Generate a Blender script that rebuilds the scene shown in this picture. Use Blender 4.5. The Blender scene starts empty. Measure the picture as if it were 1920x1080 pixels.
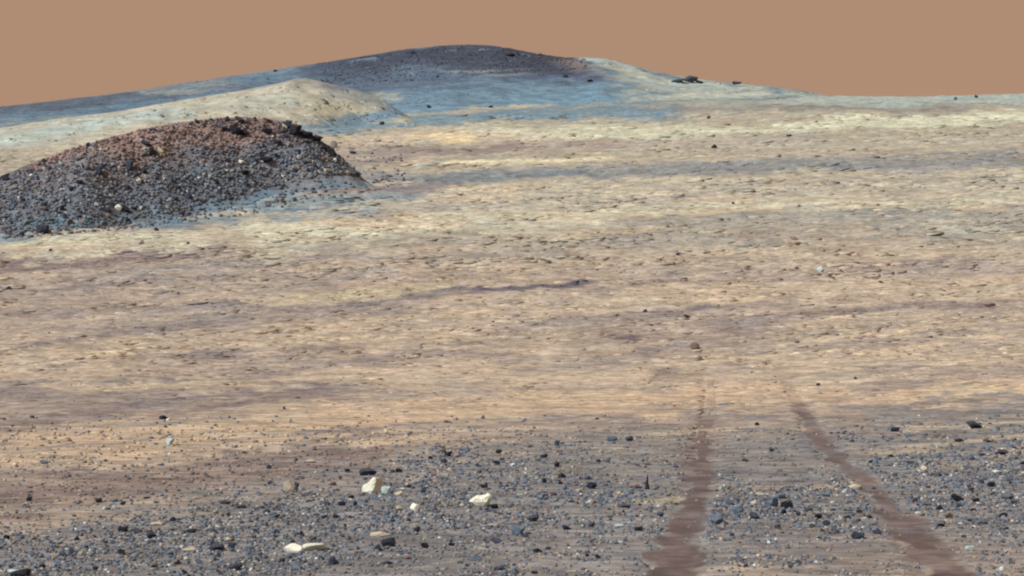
import bpy, bmesh, math, random
import numpy as np
from mathutils import Vector, Matrix, Euler

random.seed(11)
RNG = np.random.default_rng(11)

# ------------------------------------------------------------------ camera, sky, sun, exposure
scene = bpy.context.scene
COL = scene.collection
FPX = 3583.0                     # focal length in pixels of a 1920-wide frame
CAM_H = 1.5                      # eye height over the near ground
PITCH = math.atan((661.0 - 540.0) / FPX)

cd = bpy.data.cameras.new('camera')
cd.sensor_width = 36.0
cd.lens = 36.0 * FPX / 1920.0
cd.clip_start = 0.1
cd.clip_end = 6000.0
cam = bpy.data.objects.new('camera', cd)
COL.objects.link(cam)
cam.location = (0, 0, CAM_H)
cam.rotation_euler = (math.pi / 2 + PITCH, 0, 0)
scene.camera = cam

SUN_EL, SUN_AZ = math.radians(42), math.radians(-130)     # bearing measured clockwise from straight ahead
world = bpy.data.worlds.new('World')
scene.world = world
world.use_nodes = True
wn, wl = world.node_tree.nodes, world.node_tree.links
bg = wn['Background']
sky = wn.new('ShaderNodeTexSky')
sky.sky_type = 'NISHITA'
sky.sun_disc = False
sky.sun_elevation = SUN_EL
sky.sun_rotation = SUN_AZ
sky.dust_density = 6.0
sky.ozone_density = 0.0
sk = wn.new('ShaderNodeMixRGB'); sk.blend_type = 'MIX'
sk.inputs[0].default_value = 0.94        # thick even dust hides nearly all of the blue gradient
sk.inputs[2].default_value = (4.45, 2.66, 1.70, 1)
wl.new(sky.outputs[0], sk.inputs[1])
wl.new(sk.outputs[0], bg.inputs['Color'])
bg.inputs['Strength'].default_value = 0.1

sd = bpy.data.lights.new('sun', 'SUN')
sd.energy = 4.6
sd.angle = math.radians(0.6)
sd.color = (1.0, 0.96, 0.90)
sun = bpy.data.objects.new('sun', sd)
COL.objects.link(sun)
sv = Vector((math.sin(SUN_AZ) * math.cos(SUN_EL), math.cos(SUN_AZ) * math.cos(SUN_EL), math.sin(SUN_EL)))
sun.rotation_euler = sv.to_track_quat('Z', 'Y').to_euler()

scene.view_settings.view_transform = 'Standard'
scene.view_settings.look = 'None'
scene.view_settings.exposure = 0.0
scene.view_settings.gamma = 1.0
scene.view_settings.use_curve_mapping = False
scene.render.engine = 'CYCLES'
scene.cycles.filter_width = 2.15          # soft long lens
scene.cycles.max_bounces = 4

# ------------------------------------------------------------------ small helpers
def lin(c):
    c = np.asarray(c, float) / 255.0
    return np.where(c <= 0.04045, c / 12.92, ((c + 0.055) / 1.055) ** 2.4)

LIT = np.array([1.37, 1.185, 1.015])       # what level open ground receives here
def alb(c):
    return np.clip(lin(c) / LIT, 0.005, 0.85)

def _hash(ix, iy, seed):
    h = (ix.astype(np.int64) * 374761393 + iy.astype(np.int64) * 668265263 + seed * 974634777) & 0xFFFFFFFF
    h = ((h ^ (h >> 13)) * 1274126177) & 0xFFFFFFFF
    h = (h ^ (h >> 16)) & 0xFFFFFFFF
    return h / 4294967295.0

def vnoise(x, y, seed=0):
    x = np.asarray(x, float); y = np.asarray(y, float)
    ix = np.floor(x); iy = np.floor(y)
    fx = x - ix; fy = y - iy
    fx = fx * fx * fx * (fx * (fx * 6 - 15) + 10); fy = fy * fy * fy * (fy * (fy * 6 - 15) + 10)
    a = _hash(ix, iy, seed); b = _hash(ix + 1, iy, seed)
    c = _hash(ix, iy + 1, seed); d = _hash(ix + 1, iy + 1, seed)
    return (a + (b - a) * fx) * (1 - fy) + (c + (d - c) * fx) * fy

def fbm(x, y, octaves=4, seed=0, gain=0.5):
    s = 0.0; amp = 1.0; tot = 0.0
    c, n = math.cos(0.6), math.sin(0.6)
    for o in range(octaves):
        s = s + amp * (vnoise(x, y, seed + o * 17) * 2 - 1)
        tot += amp; amp *= gain
        x, y = (x * c - y * n) * 2.03 + 13.7, (x * n + y * c) * 2.03 + 7.1
    return s / tot * 1.6

def sstep(a, b, x):
    t = np.clip((x - a) / (b - a), 0, 1)
    return t * t * (3 - 2 * t)

def softplus(x, w):
    return w * np.logaddexp(0, x / w)

SP, CP = math.sin(PITCH), math.cos(PITCH)
def pix2ang(u, v):
    """bearing and tangent of elevation of a sight line"""
    u = np.asarray(u, float); v = np.asarray(v, float)
    q = (540.0 - v) / FPX
    xw = (u - 960.0) / FPX; yw = CP - SP * q; zw = SP + CP * q
    return np.arctan2(xw, yw), zw / np.hypot(xw, yw)

def ang2pix(a, te):
    xw = np.sin(a); yw = np.cos(a); zw = te
    fwd = yw * CP + zw * SP; up = -yw * SP + zw * CP
    fwd = np.where(fwd > 0.05, fwd, 0.05)
    return 960 + FPX * xw / fwd, 540 - FPX * up / fwd

def poly(pts):
    p = np.array(pts, float)
    return lambda x: np.interp(x, p[:, 0], p[:, 1])

def smooth_poly(pts, k=9):
    """polyline resampled and softened"""
    p = np.array(pts, float)
    xs = np.linspace(p[0, 0], p[-1, 0], 400)
    ys = np.interp(xs, p[:, 0], p[:, 1])
    ker = np.hanning(k + 2)[1:-1]; ker /= ker.sum()
    yp = np.pad(ys, k // 2, mode='edge')
    return np.stack([xs, np.convolve(yp, ker, 'valid')], 1)

# ------------------------------------------------------------------ lie of the land
R0, W0, ALPHA = 50.0, 8.0, 0.205
RC, WC, BETA = 176.0, 7.0, 0.36
def profile(r):
    z = ALPHA * (softplus(r - R0, W0) - softplus(-R0 + 0 * r, W0))
    z = z - BETA * softplus(r - RC, WC)
    return z + 0.155 * softplus(r - 330, 20)

GSKY = smooth_poly([(-2500, 330), (-900, 260), (-300, 245), (0, 238), (600, 215), (1100, 196), (1400, 188), (1500, 184),
                    (1560, 181), (1640, 182), (1760, 180), (1920, 176), (2200, 170), (2900, 185), (4600, 300)], 5)
_sa, _st = pix2ang(GSKY[:, 0], GSKY[:, 1])
AZ_T = np.linspace(_sa[0], _sa[-1], 420)
TE_T = np.interp(AZ_T, _sa, _st)
_rr = np.linspace(5, 260, 900)
_pr = profile(_rr)
_lo = np.zeros(420); _hi = np.full(420, 3.0)
for _ in range(40):
    m = (_lo + _hi) / 2
    e = ((m[:, None] * _pr[None]) - CAM_H) / _rr[None]
    big = e.max(1) > TE_T
    _hi = np.where(big, m, _hi); _lo = np.where(big, _lo, m)
S_T = (_lo + _hi) / 2

TRK_X0, TRK_D0, TRK_SL, TRK_SEP, TRK_W = 1.10, 12.8, 0.1105, 1.86, 0.36
def track_x(d, side):
    return TRK_X0 + TRK_SL * (d - TRK_D0) + 0.05 * np.sin(d * 0.35 + side) + side * TRK_SEP

def base_z(x, y):
    a = np.arctan2(x, y); r = np.hypot(x, y)
    s = np.interp(a, AZ_T, S_T)
    away = sstep(math.radians(35), math.radians(100), np.abs(a))
    s = s * (1 - away) + 0.12 * away
    return s * profile(r)

def ground_z(x, y, fine=True):
    r = np.hypot(x, y)
    z = base_z(x, y)
    k = sstep(30, 80, r) * (1 - 0.75 * sstep(140, 172, r))
    z = z + k * 0.34 * fbm(x / 17 + 3.1 + y / 60, y / 9, 3, 5)
    z = z + k * 0.10 * fbm(x / 4.2, y / 2.6, 3, 25)
    if fine:
        lg = fbm(x / 3.6 + y / 9, y / 1.5, 4, 33)
        z = z + sstep(38, 60, r) * (1 - sstep(150, 172, r)) * 0.038 * np.tanh(2.0 * lg)
        z = z + (0.012 + 0.028 * sstep(25, 70, r)) * fbm(x / 0.5, y / 0.45, 4, 51)
        for side in (0, 1):
            o = np.abs(x - track_x(y, side)) / TRK_W
            on = sstep(3, 5, y) * (1 - sstep(44, 52, y))
            z = z - on * 0.024 * (1 - sstep(0.30, 0.80, o)) 
    return z

# ------------------------------------------------------------------ soil colours, laid as bands and patches on the land
# each: sight-line polyline on the ground, half depth, colour, strength
def B(pts, hw, col, s=1.0, end=60, rough=0.6):
    return dict(pts=np.array(pts, float), hw=hw, col=alb(col), s=s, end=end, rough=rough)

TAN, CREAM, PEACH = (184, 163, 139), (209, 196, 160), (203, 179, 150)
GREY, MAUVE, SLATE, BLUE = (152, 142, 132), (140, 121, 113), (112, 110, 114), (116, 140, 150)

GROUND_BANDS = [
    # far slope
    B([(-400, 420), (2300, 390)], 110, (190, 177, 151), 0.85, 200),
    B([(-200, 300), (600, 262), (1200, 240), (1920, 215)], 70, (178, 166, 142), 1.0, 200),
    B([(500, 240), (1000, 205), (1300, 190), (1600, 190), (2000, 186)], 20, (160, 162, 148), 0.9, 80),
    B([(1500, 186), (1700, 188), (1960, 182)], 7, (176, 186, 172), 0.7, 60),
    B([(1000, 205), (1300, 203), (1560, 202), (1800, 206)], 7, (146, 138, 126), 0.8, 90),
    B([(560, 246), (640, 240), (800, 226), (1000, 210), (1250, 214)], 13, (120, 142, 150), 0.95, 50),
    B([(880, 247), (1150, 245), (1400, 243), (1600, 232), (1960, 222)], 10, (206, 199, 168), 0.95, 90),
    B([(1500, 235), (1700, 228), (1960, 218)], 9, (214, 208, 176), 0.9, 90),
    B([(640, 268), (760, 260), (860, 256), (1000, 258)], 9, (204, 184, 156), 0.85, 60),
    B([(780, 256), (850, 257), (890, 258)], 8, (228, 202, 158), 0.9, 25),
    B([(640, 285), (800, 282), (1000, 276), (1200, 268), (1500, 265)], 9, (168, 150, 136), 0.8, 90),
    B([(760, 280), (900, 280), (980, 280)], 7, (146, 128, 118), 0.7, 50),
    B([(730, 298), (800, 300)], 7, (214, 186, 152), 0.8, 25),
    B([(840, 304), (1000, 301), (1150, 296)], 3.5, (228, 210, 170), 1.0, 20, 0.2),
    B([(1200, 262), (1500, 272), (1960, 262)], 10, (186, 174, 152), 0.7, 90),
    B([(560, 352), (760, 344), (900, 332), (1020, 324), (1300, 318), (1560, 310), (1920, 302)], 12, (142, 140, 134), 1.0, 80, 0.4),
    B([(700, 350), (960, 330), (1100, 326)], 8, (122, 128, 128), 0.85, 70),
    B([(1500, 300), (1620, 296), (1920, 286)], 7, (150, 145, 136), 0.7, 70),
    B([(1700, 318), (1960, 300)], 8, (160, 152, 142), 0.7, 90),
    # below the knoll
    B([(560, 345), (640, 340), (760, 345)], 24, (142, 142, 138), 0.85, 60),
    B([(560, 372), (680, 370), (800, 372)], 14, (158, 158, 146), 0.7, 60),
    B([(620, 308), (700, 300), (760, 296)], 10, (142, 128, 120), 0.7, 40),
    B([(700, 375), (900, 365), (1200, 352), (1500, 350), (1960, 345)], 18, (190, 177, 152), 0.85, 120),
    B([(1100, 378), (1400, 372), (1960, 362)], 10, (186, 170, 148), 0.6, 120),
    B([(-100, 462), (150, 452), (400, 430), (700, 428), (1000, 405), (1300, 400), (1960, 385)], 22, (198, 186, 158), 0.9, 150),
    B([(-100, 444), (0, 438), (150, 430), (300, 414), (450, 402), (560, 398)], 13, (116, 138, 148), 0.95, 60, 0.6),
    B([(520, 402), (640, 396), (720, 394)], 8, (124, 140, 146), 0.7, 50, 0.8),
    B([(420, 392), (560, 376), (680, 366), (760, 362)], 12, (136, 146, 146), 0.8, 40),
    B([(480, 428), (720, 432), (860, 428)], 8, (210, 199, 168), 0.85, 80),
    B([(940, 398), (1200, 398), (1400, 400)], 5, (206, 195, 162), 0.85, 80),
    B([(1150, 412), (1500, 400), (1960, 388)], 7, (150, 138, 126), 0.7, 90),
    B([(1480, 402), (1700, 400), (1960, 404)], 8, (150, 146, 136), 0.6, 90),
    B([(700, 462), (900, 452), (1200, 440), (1500, 440), (1960, 440)], 20, (176, 162, 140), 0.7, 150),
    B([(1180, 452), (1400, 448), (1900, 440)], 10, (158, 152, 138), 0.6, 100),
    B([(1640, 476), (1800, 472), (1960, 470)], 12, (206, 191, 158), 0.85, 70),
    B([(1080, 470), (1400, 474), (1600, 480)], 6, (206, 186, 150), 0.6, 70),
    B([(-100, 500), (60, 499), (200, 492), (330, 482), (420, 470)], 12, (138, 119, 112), 0.95, 60),
    B([(-50, 515), (200, 508), (340, 490)], 4, (204, 178, 148), 0.7, 60),
    B([(200, 520), (420, 500), (620, 490), (900, 475)], 13, (152, 138, 126), 0.75, 100),
    B([(-100, 542), (10, 541), (80, 540), (110, 536)], 5, (118, 108, 106), 0.8, 30),
    B([(580, 488), (760, 480)], 10, (140, 130, 122), 0.6, 60),
    B([(-200, 545), (200, 535), (500, 520), (800, 500)], 34, (168, 152, 137), 0.6, 120),
    # the middle plain
    B([(-200, 580), (600, 540), (1200, 500), (2100, 470)], 40, (182, 160, 137), 0.7, 100),
    B([(-100, 590), (200, 586), (380, 576), (560, 575)], 8, (144, 130, 122), 0.8, 80),
    B([(520, 560), (680, 552), (860, 545)], 10, (196, 178, 144), 0.7, 70),
    B([(-120, 668), (0, 658), (120, 640), (200, 628)], 7, (132, 119, 115), 0.8, 50, 0.9),
    B([(190, 622), (320, 606), (380, 600)], 6, (136, 124, 119), 0.75, 40, 0.9),
    B([(300, 618), (420, 600), (520, 584), (640, 572)], 7, (142, 128, 121), 0.7, 50, 0.9),
    B([(640, 570), (820, 552), (960, 542), (1080, 530)], 6, (132, 120, 116), 0.8, 60, 0.9),
    B([(900, 544), (980, 538), (1060, 534), (1110, 528)], 5, (98, 94, 100), 0.9, 30, 0.4),
    B([(440, 600), (600, 590), (800, 570)], 12, (150, 136, 126), 0.5, 60),
    B([(-100, 700), (300, 680), (700, 640), (1000, 590), (1300, 560)], 30, PEACH, 0.45, 150),
    B([(380, 670), (500, 664), (600, 655), (680, 650)], 9, (140, 124, 116), 0.75, 60),
    B([(1060, 602), (1160, 592), (1240, 584)], 6, (140, 124, 116), 0.7, 50),
    B([(1340, 608), (1500, 592), (1600, 582), (1750, 576), (1880, 574)], 9, (142, 126, 119), 0.85, 60),
    B([(1130, 625), (1300, 632), (1420, 620)], 14, (158, 138, 124), 0.6, 60),
    B([(1130, 626), (1190, 634)], 6, (116, 100, 98), 0.85, 22),
    B([(1195, 655), (1225, 660)], 11, (132, 111, 104), 0.8, 20),
    B([(1225, 705), (1255, 710)], 11, (136, 115, 106), 0.75, 20),
    B([(1200, 560), (1500, 545), (1900, 530)], 14, PEACH, 0.55, 120),
    B([(-100, 742), (60, 738), (200, 728), (320, 720)], 14, (140, 127, 120), 0.8, 70),
    B([(-100, 800), (60, 795), (200, 778), (330, 764), (450, 746), (560, 736), (640, 732)], 15, (136, 121, 115), 0.85, 70),
    B([(420, 750), (540, 738), (640, 730)], 8, (124, 110, 108), 0.6, 50),
    B([(600, 700), (900, 690), (1200, 690), (1500, 680), (1950, 660)], 24, PEACH, 0.55, 120),
    B([(800, 665), (1000, 672), (1150, 676)], 7, (150, 136, 126), 0.5, 60),
    B([(1250, 700), (1350, 690), (1420, 682)], 8, (150, 134, 124), 0.6, 40),
    B([(-200, 850), (200, 830), (500, 800), (800, 770), (1100, 752), (1500, 755), (1950, 725)], 28, (205, 176, 144), 0.8, 150),
    B([(1650, 700), (1950, 690)], 10, (160, 142, 128), 0.5, 90),
    B([(1780, 740), (1960, 732)], 7, (222, 196, 158), 0.8, 60),
    B([(560, 812), (680, 804), (760, 796), (900, 792), (960, 788)], 5, (126, 118, 116), 0.8, 40),
    B([(900, 790), (1060, 776)], 6, (146, 132, 124), 0.6, 40),
    # towards the stony foreground
    B([(-200, 905), (200, 890), (500, 855), (700, 830), (1000, 806), (1300, 784), (1600, 776), (1960, 752)], 16, (166, 146, 130), 0.8, 100),
    B([(-200, 950), (100, 930), (300, 905), (500, 880), (700, 850)], 34, (140, 122, 112), 0.9, 120),
    B([(-300, 1070), (200, 1010), (500, 950), (800, 890), (1100, 850), (1400, 830), (1700, 810), (2100, 780)], 48, (142, 134, 126), 0.9, 200),
    B([(-300, 1120), (200, 1060), (600, 990), (900, 940), (1300, 900), (1700, 880), (2100, 860)], 60, (130, 127, 124), 0.9, 200),
    B([(-300, 1200), (600, 1090), (1200, 1020), (1600, 1000), (2100, 990)], 90, (133, 128, 124), 0.9, 200),
    B([(1340, 916), (1480, 912), (1600, 905), (1700, 895), (1930, 850)], 6, (164, 146, 126), 0.6, 30),
    B([(1860, 852), (1930, 842)], 9, (178, 152, 128), 0.55, 40),
    B([(1200, 944), (1262, 940), (1300, 938)], 5, (196, 182, 150), 0.7, 20),
    B([(1560, 1040), (1900, 1060)], 34, (146, 130, 118), 0.5, 100),
    B([(1180, 880), (1500, 870), (1600, 860)], 14, (150, 138, 126), 0.5, 60),
    B([(1280, 875), (1330, 870)], 40, (134, 112, 104), 0.4, 22),
    B([(1310, 810), (1345, 806)], 22, (140, 118, 108), 0.45, 22),
]
for (u0, v0, u1, v1, hw, c, st) in [(-100, 560, 700, 505, 18, (156, 142, 131), .6), (-80, 620, 420, 590, 14, (158, 144, 133), .55), (650, 480, 1250, 462, 16, (160, 148, 134), .65),
        (1150, 430, 1960, 410, 12, (158, 150, 137), .65), (1150, 520, 1960, 505, 12, (166, 148, 134), .55), (900, 610, 1500, 600, 16, (166, 148, 134), .55),
        (1250, 660, 1950, 625, 14, (162, 146, 133), .55), (300, 700, 900, 668, 12, (160, 143, 131), .5), (-80, 770, 500, 735, 16, (148, 132, 124), .6),
        (1300, 350, 1960, 335, 8, (170, 160, 144), .6), (800, 380, 1400, 372, 7, (172, 160, 142), .6), (60, 690, 500, 660, 12, (158, 142, 130), .5),
        (1500, 720, 1960, 700, 10, (164, 148, 134), .5), (700, 740, 1300, 722, 9, (168, 150, 135), .45)]:
    GROUND_BANDS.append(B([(u0, v0), (u1, v1)], hw, c, st, 120, 1.0))
for k in range(150):      # windblown streaks of darker and paler fines over the open plain
    uu = RNG.uniform(-100, 2020); vv = RNG.uniform(330, 860)
    ln = RNG.uniform(60, 260); sl = RNG.uniform(-0.14, -0.03) * (1 if vv > 430 else 0.4)
    c = [(150, 135, 126), (140, 128, 122), (214, 190, 156), (208, 184, 150), (164, 148, 134)][RNG.integers(5)]
    GROUND_BANDS.append(B([(uu - ln / 2, vv - sl * ln / 2), (uu + ln / 2, vv + sl * ln / 2)], RNG.uniform(2.0, 6.5), c, RNG.uniform(0.35, 0.75), ln * 0.3))

def paint(base, bands, P):
    """soil colour of each vertex P (n,3)"""
    x, y, z = P[:, 0], P[:, 1], P[:, 2]
    r = np.hypot(x, y); a = np.arctan2(x, y)
    u, v = ang2pix(a, (z - CAM_H) / np.maximum(r, 0.5))
    lr = np.log(np.maximum(r, 2.0))
    w1 = fbm(a * 40, lr * 22, 4, 71)
    w2 = fbm(a * 130, lr * 75, 4, 91)
    col = np.tile(alb(base), (len(P), 1))
    front = (np.cos(a) > 0.5) & (u > -1500) & (u < 3500)
    fi = np.nonzero(front)[0]
    U, V, W1, W2, C = u[fi], v[fi], w1[fi], w2[fi], col[fi]
    for b in bands:
        p = b['pts']; e = b['end']; m = 3.2 * (b['hw'] + 3)
        k = np.nonzero((V > p[:, 1].min() - m) & (V < p[:, 1].max() + m) & (U > p[0, 0] - 1.7 * e) & (U < p[-1, 0] + 1.7 * e))[0]
        uk, vk, a1, a2 = U[k], V[k], W1[k], W2[k]
        vc = np.interp(uk, p[:, 0], p[:, 1])
        dv = np.abs(vk + (a1 * 0.9 + a2 * 0.7) * b['rough'] * (b['hw'] + 3) - vc) / b['hw']
        wv = 1 - sstep(0.45, 1.4, dv)
        wu = sstep(p[0, 0] - e, p[0, 0] + e * 0.3, uk + a1 * e * 0.4) * (1 - sstep(p[-1, 0] - e * 0.3, p[-1, 0] + e, uk + a1 * e * 0.4))
        w = np.clip(wv * wu * b['s'] * (1 + 0.5 * a2 * b['rough']), 0, 1)
        C[k] += (b['col'] - C[k]) * w[:, None]
    col[fi] = C
    return col

# ------------------------------------------------------------------ mesh building
def tag(o, label=None, cat=None, group=None, kind=None):
    if label: o['label'] = label
    if cat: o['category'] = cat
    if group: o['group'] = group
    if kind: o['kind'] = kind
    return o

def grid_object(name, P, nrow, ncol, mat, color, wrap=False):
    """P row-major (nrow, ncol, 3)"""
    me = bpy.data.meshes.new(name)
    V = P.reshape(-1, 3)
    idx = np.arange(nrow * ncol).reshape(nrow, ncol)
    if wrap: idx = np.concatenate([idx, idx[:, :1]], 1)
    F = np.stack([idx[:-1, :-1], idx[:-1, 1:], idx[1:, 1:], idx[1:, :-1]], -1).reshape(-1, 4)
    me.vertices.add(len(V)); me.vertices.foreach_set('co', V.astype(np.float32).ravel())
    me.loops.add(F.size); me.loops.foreach_set('vertex_index', F.ravel().astype(np.int32))
    me.polygons.add(len(F))
    me.polygons.foreach_set('loop_start', np.arange(0, F.size, 4, dtype=np.int32))
    me.polygons.foreach_set('use_smooth', np.ones(len(F), dtype=bool))
    me.update(calc_edges=True)
    at = me.color_attributes.new('soil', 'FLOAT_COLOR', 'POINT')
    c4 = np.ones((len(V), 4), np.float32); c4[:, :color.shape[1]] = color
    at.data.foreach_set('color', c4.ravel())
    me.materials.append(mat)
    o = bpy.data.objects.new(name, me); COL.objects.link(o)
    return o

# ------------------------------------------------------------------ materials
def new_mat(name, rough=0.95):
    m = bpy.data.materials.new(name); m.use_nodes = True
    nt = m.node_tree; b = nt.nodes['Principled BSDF']
    b.inputs['Roughness'].default_value = rough
    b.inputs['Specular IOR Level'].default_value = 0.15
    return m, nt, b

def nd(nt, t, **kw):
    n = nt.nodes.new(t)
    for k, v in kw.items(): setattr(n, k, v)
    return n

def noise(nt, pos, scale, detail=5, rough=0.6, stretch=None):
    n = nd(nt, 'ShaderNodeTexNoise')
    n.inputs['Scale'].default_value = scale; n.inputs['Detail'].default_value = detail; n.inputs['Roughness'].default_value = rough
    if stretch:
        mp = nd(nt, 'ShaderNodeMapping'); mp.inputs['Scale'].default_value = stretch
        nt.links.new(pos, mp.inputs['Vector']); pos = mp.outputs[0]
    nt.links.new(pos, n.inputs['Vector'])
    return n.outputs['Fac']

def ramp(nt, fac, lo, hi, a=0.0, b=1.0):
    n = nd(nt, 'ShaderNodeMapRange', interpolation_type='SMOOTHSTEP')
    n.inputs['From Min'].default_value = lo; n.inputs['From Max'].default_value = hi
    n.inputs['To Min'].default_value = a; n.inputs['To Max'].default_value = b
    nt.links.new(fac, n.inputs['Value'])
    return n.outputs[0]

def scale_col(nt, col, fac):
    n = nd(nt, 'ShaderNodeVectorMath', operation='SCALE')
    nt.links.new(col, n.inputs[0]); nt.links.new(fac, n.inputs['Scale'])
    return n.outputs[0]

def mix_col(nt, fac, a, b, k=1.0):
    n = nd(nt, 'ShaderNodeMixRGB')
    if k != 1.0:
        mm = nd(nt, 'ShaderNodeMath', operation='MULTIPLY'); mm.inputs[1].default_value = k
        nt.links.new(fac, mm.inputs[0]); fac = mm.outputs[0]
    nt.links.new(fac, n.inputs[0])
    if isinstance(a, tuple): n.inputs[1].default_value = a
    else: nt.links.new(a, n.inputs[1])
    if isinstance(b, tuple): n.inputs[2].default_value = b
    else: nt.links.new(b, n.inputs[2])
    return n.outputs[0]

def soil_material(name, s1, s2, s3, amp=1.0, bump=0.06, speck=0.5, dark=(70, 72, 82), pale=(220, 205, 170), wind=(0.8, 1.6, 1), grain=(1.3, 0.6, 1)):
    """soil colour from the land, broken up by wind streaks, lag pebbles and dust at three sizes (per metre)"""
    m, nt, b = new_mat(name)
    at = nd(nt, 'ShaderNodeVertexColor', layer_name='soil')
    pos = nd(nt, 'ShaderNodeNewGeometry').outputs['Position']
    n1 = noise(nt, pos, s1, 5, 0.62, wind); n2 = noise(nt, pos, s2, 6, 0.68, wind); n3 = noise(nt, pos, s3, 4, 0.7, grain)
    c = scale_col(nt, at.outputs['Color'], ramp(nt, n1, 0.34, 0.66, 1 - 0.16 * amp, 1 + 0.12 * amp))
    c = scale_col(nt, c, ramp(nt, n2, 0.36, 0.64, 1 - 0.22 * amp, 1 + 0.17 * amp))
    d4 = tuple(alb(dark)) + (1,); p4 = tuple(alb(pale)) + (1,)
    c = mix_col(nt, ramp(nt, n3, 0.57, 0.70), c, d4, speck)
    c = mix_col(nt, ramp(nt, n3, 0.40, 0.29), c, p4, speck * 0.8)
    # warm and cool drift of the fines
    n4 = noise(nt, pos, s1 * 0.6, 4, 0.6)
    hs = nd(nt, 'ShaderNodeMixRGB', blend_type='MULTIPLY'); nt.links.new(ramp(nt, n4, 0.42, 0.66, 0, 0.5), hs.inputs[0])
    nt.links.new(c, hs.inputs[1]); hs.inputs[2].default_value = (0.86, 0.97, 1.10, 1)
    nt.links.new(hs.outputs[0], b.inputs['Base Color'])
    bp = nd(nt, 'ShaderNodeBump'); bp.inputs['Strength'].default_value = 0.7; bp.inputs['Distance'].default_value = bump
    nt.links.new(n2, bp.inputs['Height']); nt.links.new(bp.outputs[0], b.inputs['Normal'])
    return m

M_GROUND = soil_material('plain_soil', 0.8, 3.0, 8.0, 1.45, 0.05, 0.75, (92, 90, 94), (218, 202, 170))
M_KNOLL = soil_material('knoll_soil', 0.8, 2.6, 6.0, 1.0, 0.12, 0.55, (66, 67, 76), (168, 162, 152), (0.9, 0.9, 0.9), (1, 1, 1))
M_RIDGE = soil_material('ridge_soil', 0.35, 1.1, 2.8, 0.9, 0.10, 0.35, (130, 124, 116), (222, 214, 178))
M_FAR = soil_material('far_hill_soil', 0.35, 1.0, 2.2, 1.0, 0.2, 0.5, (66, 70, 82), (170, 176, 168))

def rock_material(name, col, var=0.25, dust=None, dk=0.5):
    m, nt, b = new_mat(name, 0.85)
    pos = nd(nt, 'ShaderNodeNewGeometry').outputs['Position']
    oi = nd(nt, 'ShaderNodeObjectInfo').outputs['Random']
    c4 = tuple(alb(col)) + (1,)
    n = noise(nt, pos, 14, 4, 0.6)
    rgb = nd(nt, 'ShaderNodeRGB'); rgb.outputs[0].default_value = c4
    c = scale_col(nt, rgb.outputs[0], ramp(nt, n, 0.3, 0.7, 1 - var, 1 + var))
    c = scale_col(nt, c, ramp(nt, oi, 0, 1, 0.8, 1.2))
    if dust:
        up = nd(nt, 'ShaderNodeSeparateXYZ'); nt.links.new(nd(nt, 'ShaderNodeNewGeometry').outputs['Normal'], up.inputs[0])
        c = mix_col(nt, ramp(nt, up.outputs['Z'], 0.55, 1.0), c, tuple(alb(dust)) + (1,), dk)
    nt.links.new(c, b.inputs['Base Color'])
    bp = nd(nt, 'ShaderNodeBump'); bp.inputs['Strength'].default_value = 0.8; bp.inputs['Distance'].default_value = 0.02
    nt.links.new(noise(nt, pos, 30, 5, 0.65), bp.inputs['Height']); nt.links.new(bp.outputs[0], b.inputs['Normal'])
    return m

ROCK = {
    'slate': rock_material('slate_rock', (58, 62, 74), 0.3, (120, 112, 108), 0.25),
    'black': rock_material('black_rock', (40, 40, 48), 0.3),
    'blue': rock_material('blue_grey_rock', (98, 108, 118), 0.25, (140, 132, 124), 0.3),
    'grey': rock_material('dusty_grey_rock', (124, 114, 108), 0.25, (160, 144, 130), 0.4),
    'brown': rock_material('brown_rock', (118, 97, 90), 0.25, (150, 126, 112), 0.4),
    'buff': rock_material('buff_rock', (192, 175, 150), 0.18),
    'cream': rock_material('cream_rock', (246, 238, 212), 0.08),
    'pale': rock_material('light_grey_rock', (166, 164, 158), 0.15),
    'teal': rock_material('pale_teal_rock', (196, 206, 200), 0.10),
}
def stuff_rock_material():
    m, nt, b = new_mat('mixed_stones', 0.88)
    at = nd(nt, 'ShaderNodeVertexColor', layer_name='soil')
    pos = nd(nt, 'ShaderNodeNewGeometry').outputs['Position']
    n = noise(nt, pos, 9, 4, 0.6)
    c = scale_col(nt, at.outputs['Color'], ramp(nt, n, 0.3, 0.7, 0.8, 1.2))
    nt.links.new(c, b.inputs['Base Color'])
    return m
M_STONES = stuff_rock_material()

# ------------------------------------------------------------------ ground: one sheet all round the camera
def build_ground():
    half = math.radians(17.5)
    az = np.concatenate([np.linspace(-math.pi, -half, 150, endpoint=False), np.linspace(-half, half, 600, endpoint=False),
                         np.linspace(half, math.pi, 150, endpoint=False)])
    # ranges: even steps of sight-line angle in the part one looks along, coarser behind the skyline
    rr = np.linspace(9.5, 186, 6000)
    te = np.maximum.accumulate((profile(rr) - CAM_H) / rr)
    te = te + np.linspace(0, 0.006, 6000)
    rs = np.interp(np.linspace(te[0], te[-1], 640), te, rr)
    rs = np.concatenate([[0.05, 1, 2.5, 4, 5.5, 7, 8.3], rs, np.linspace(190, 330, 40), np.geomspace(345, 3000, 40)])
    A, R = np.meshgrid(az, rs)
    X = R * np.sin(A); Y = R * np.cos(A)
    Z = ground_z(X, Y)
    P = np.stack([X, Y, Z], -1)
    C = paint(TAN, GROUND_BANDS, P.reshape(-1, 3))
    return tag(grid_object('ground', P, len(rs), len(az), M_GROUND, C, wrap=True), kind='structure')
ground = build_ground()

# ------------------------------------------------------------------ hills
_G_R = np.linspace(30, 240, 1400)
def ground_range(a, te):
    """range at which the sight line meets the ground sheet"""
    out = np.zeros(len(a))
    for i in range(len(a)):
        z = ground_z(_G_R * math.sin(a[i]), _G_R * math.cos(a[i]), False)
        e = np.maximum.accumulate((z - CAM_H) / _G_R) + np.arange(len(_G_R)) * 1e-9
        out[i] = np.interp(te[i], e, _G_R)
    return out

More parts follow.
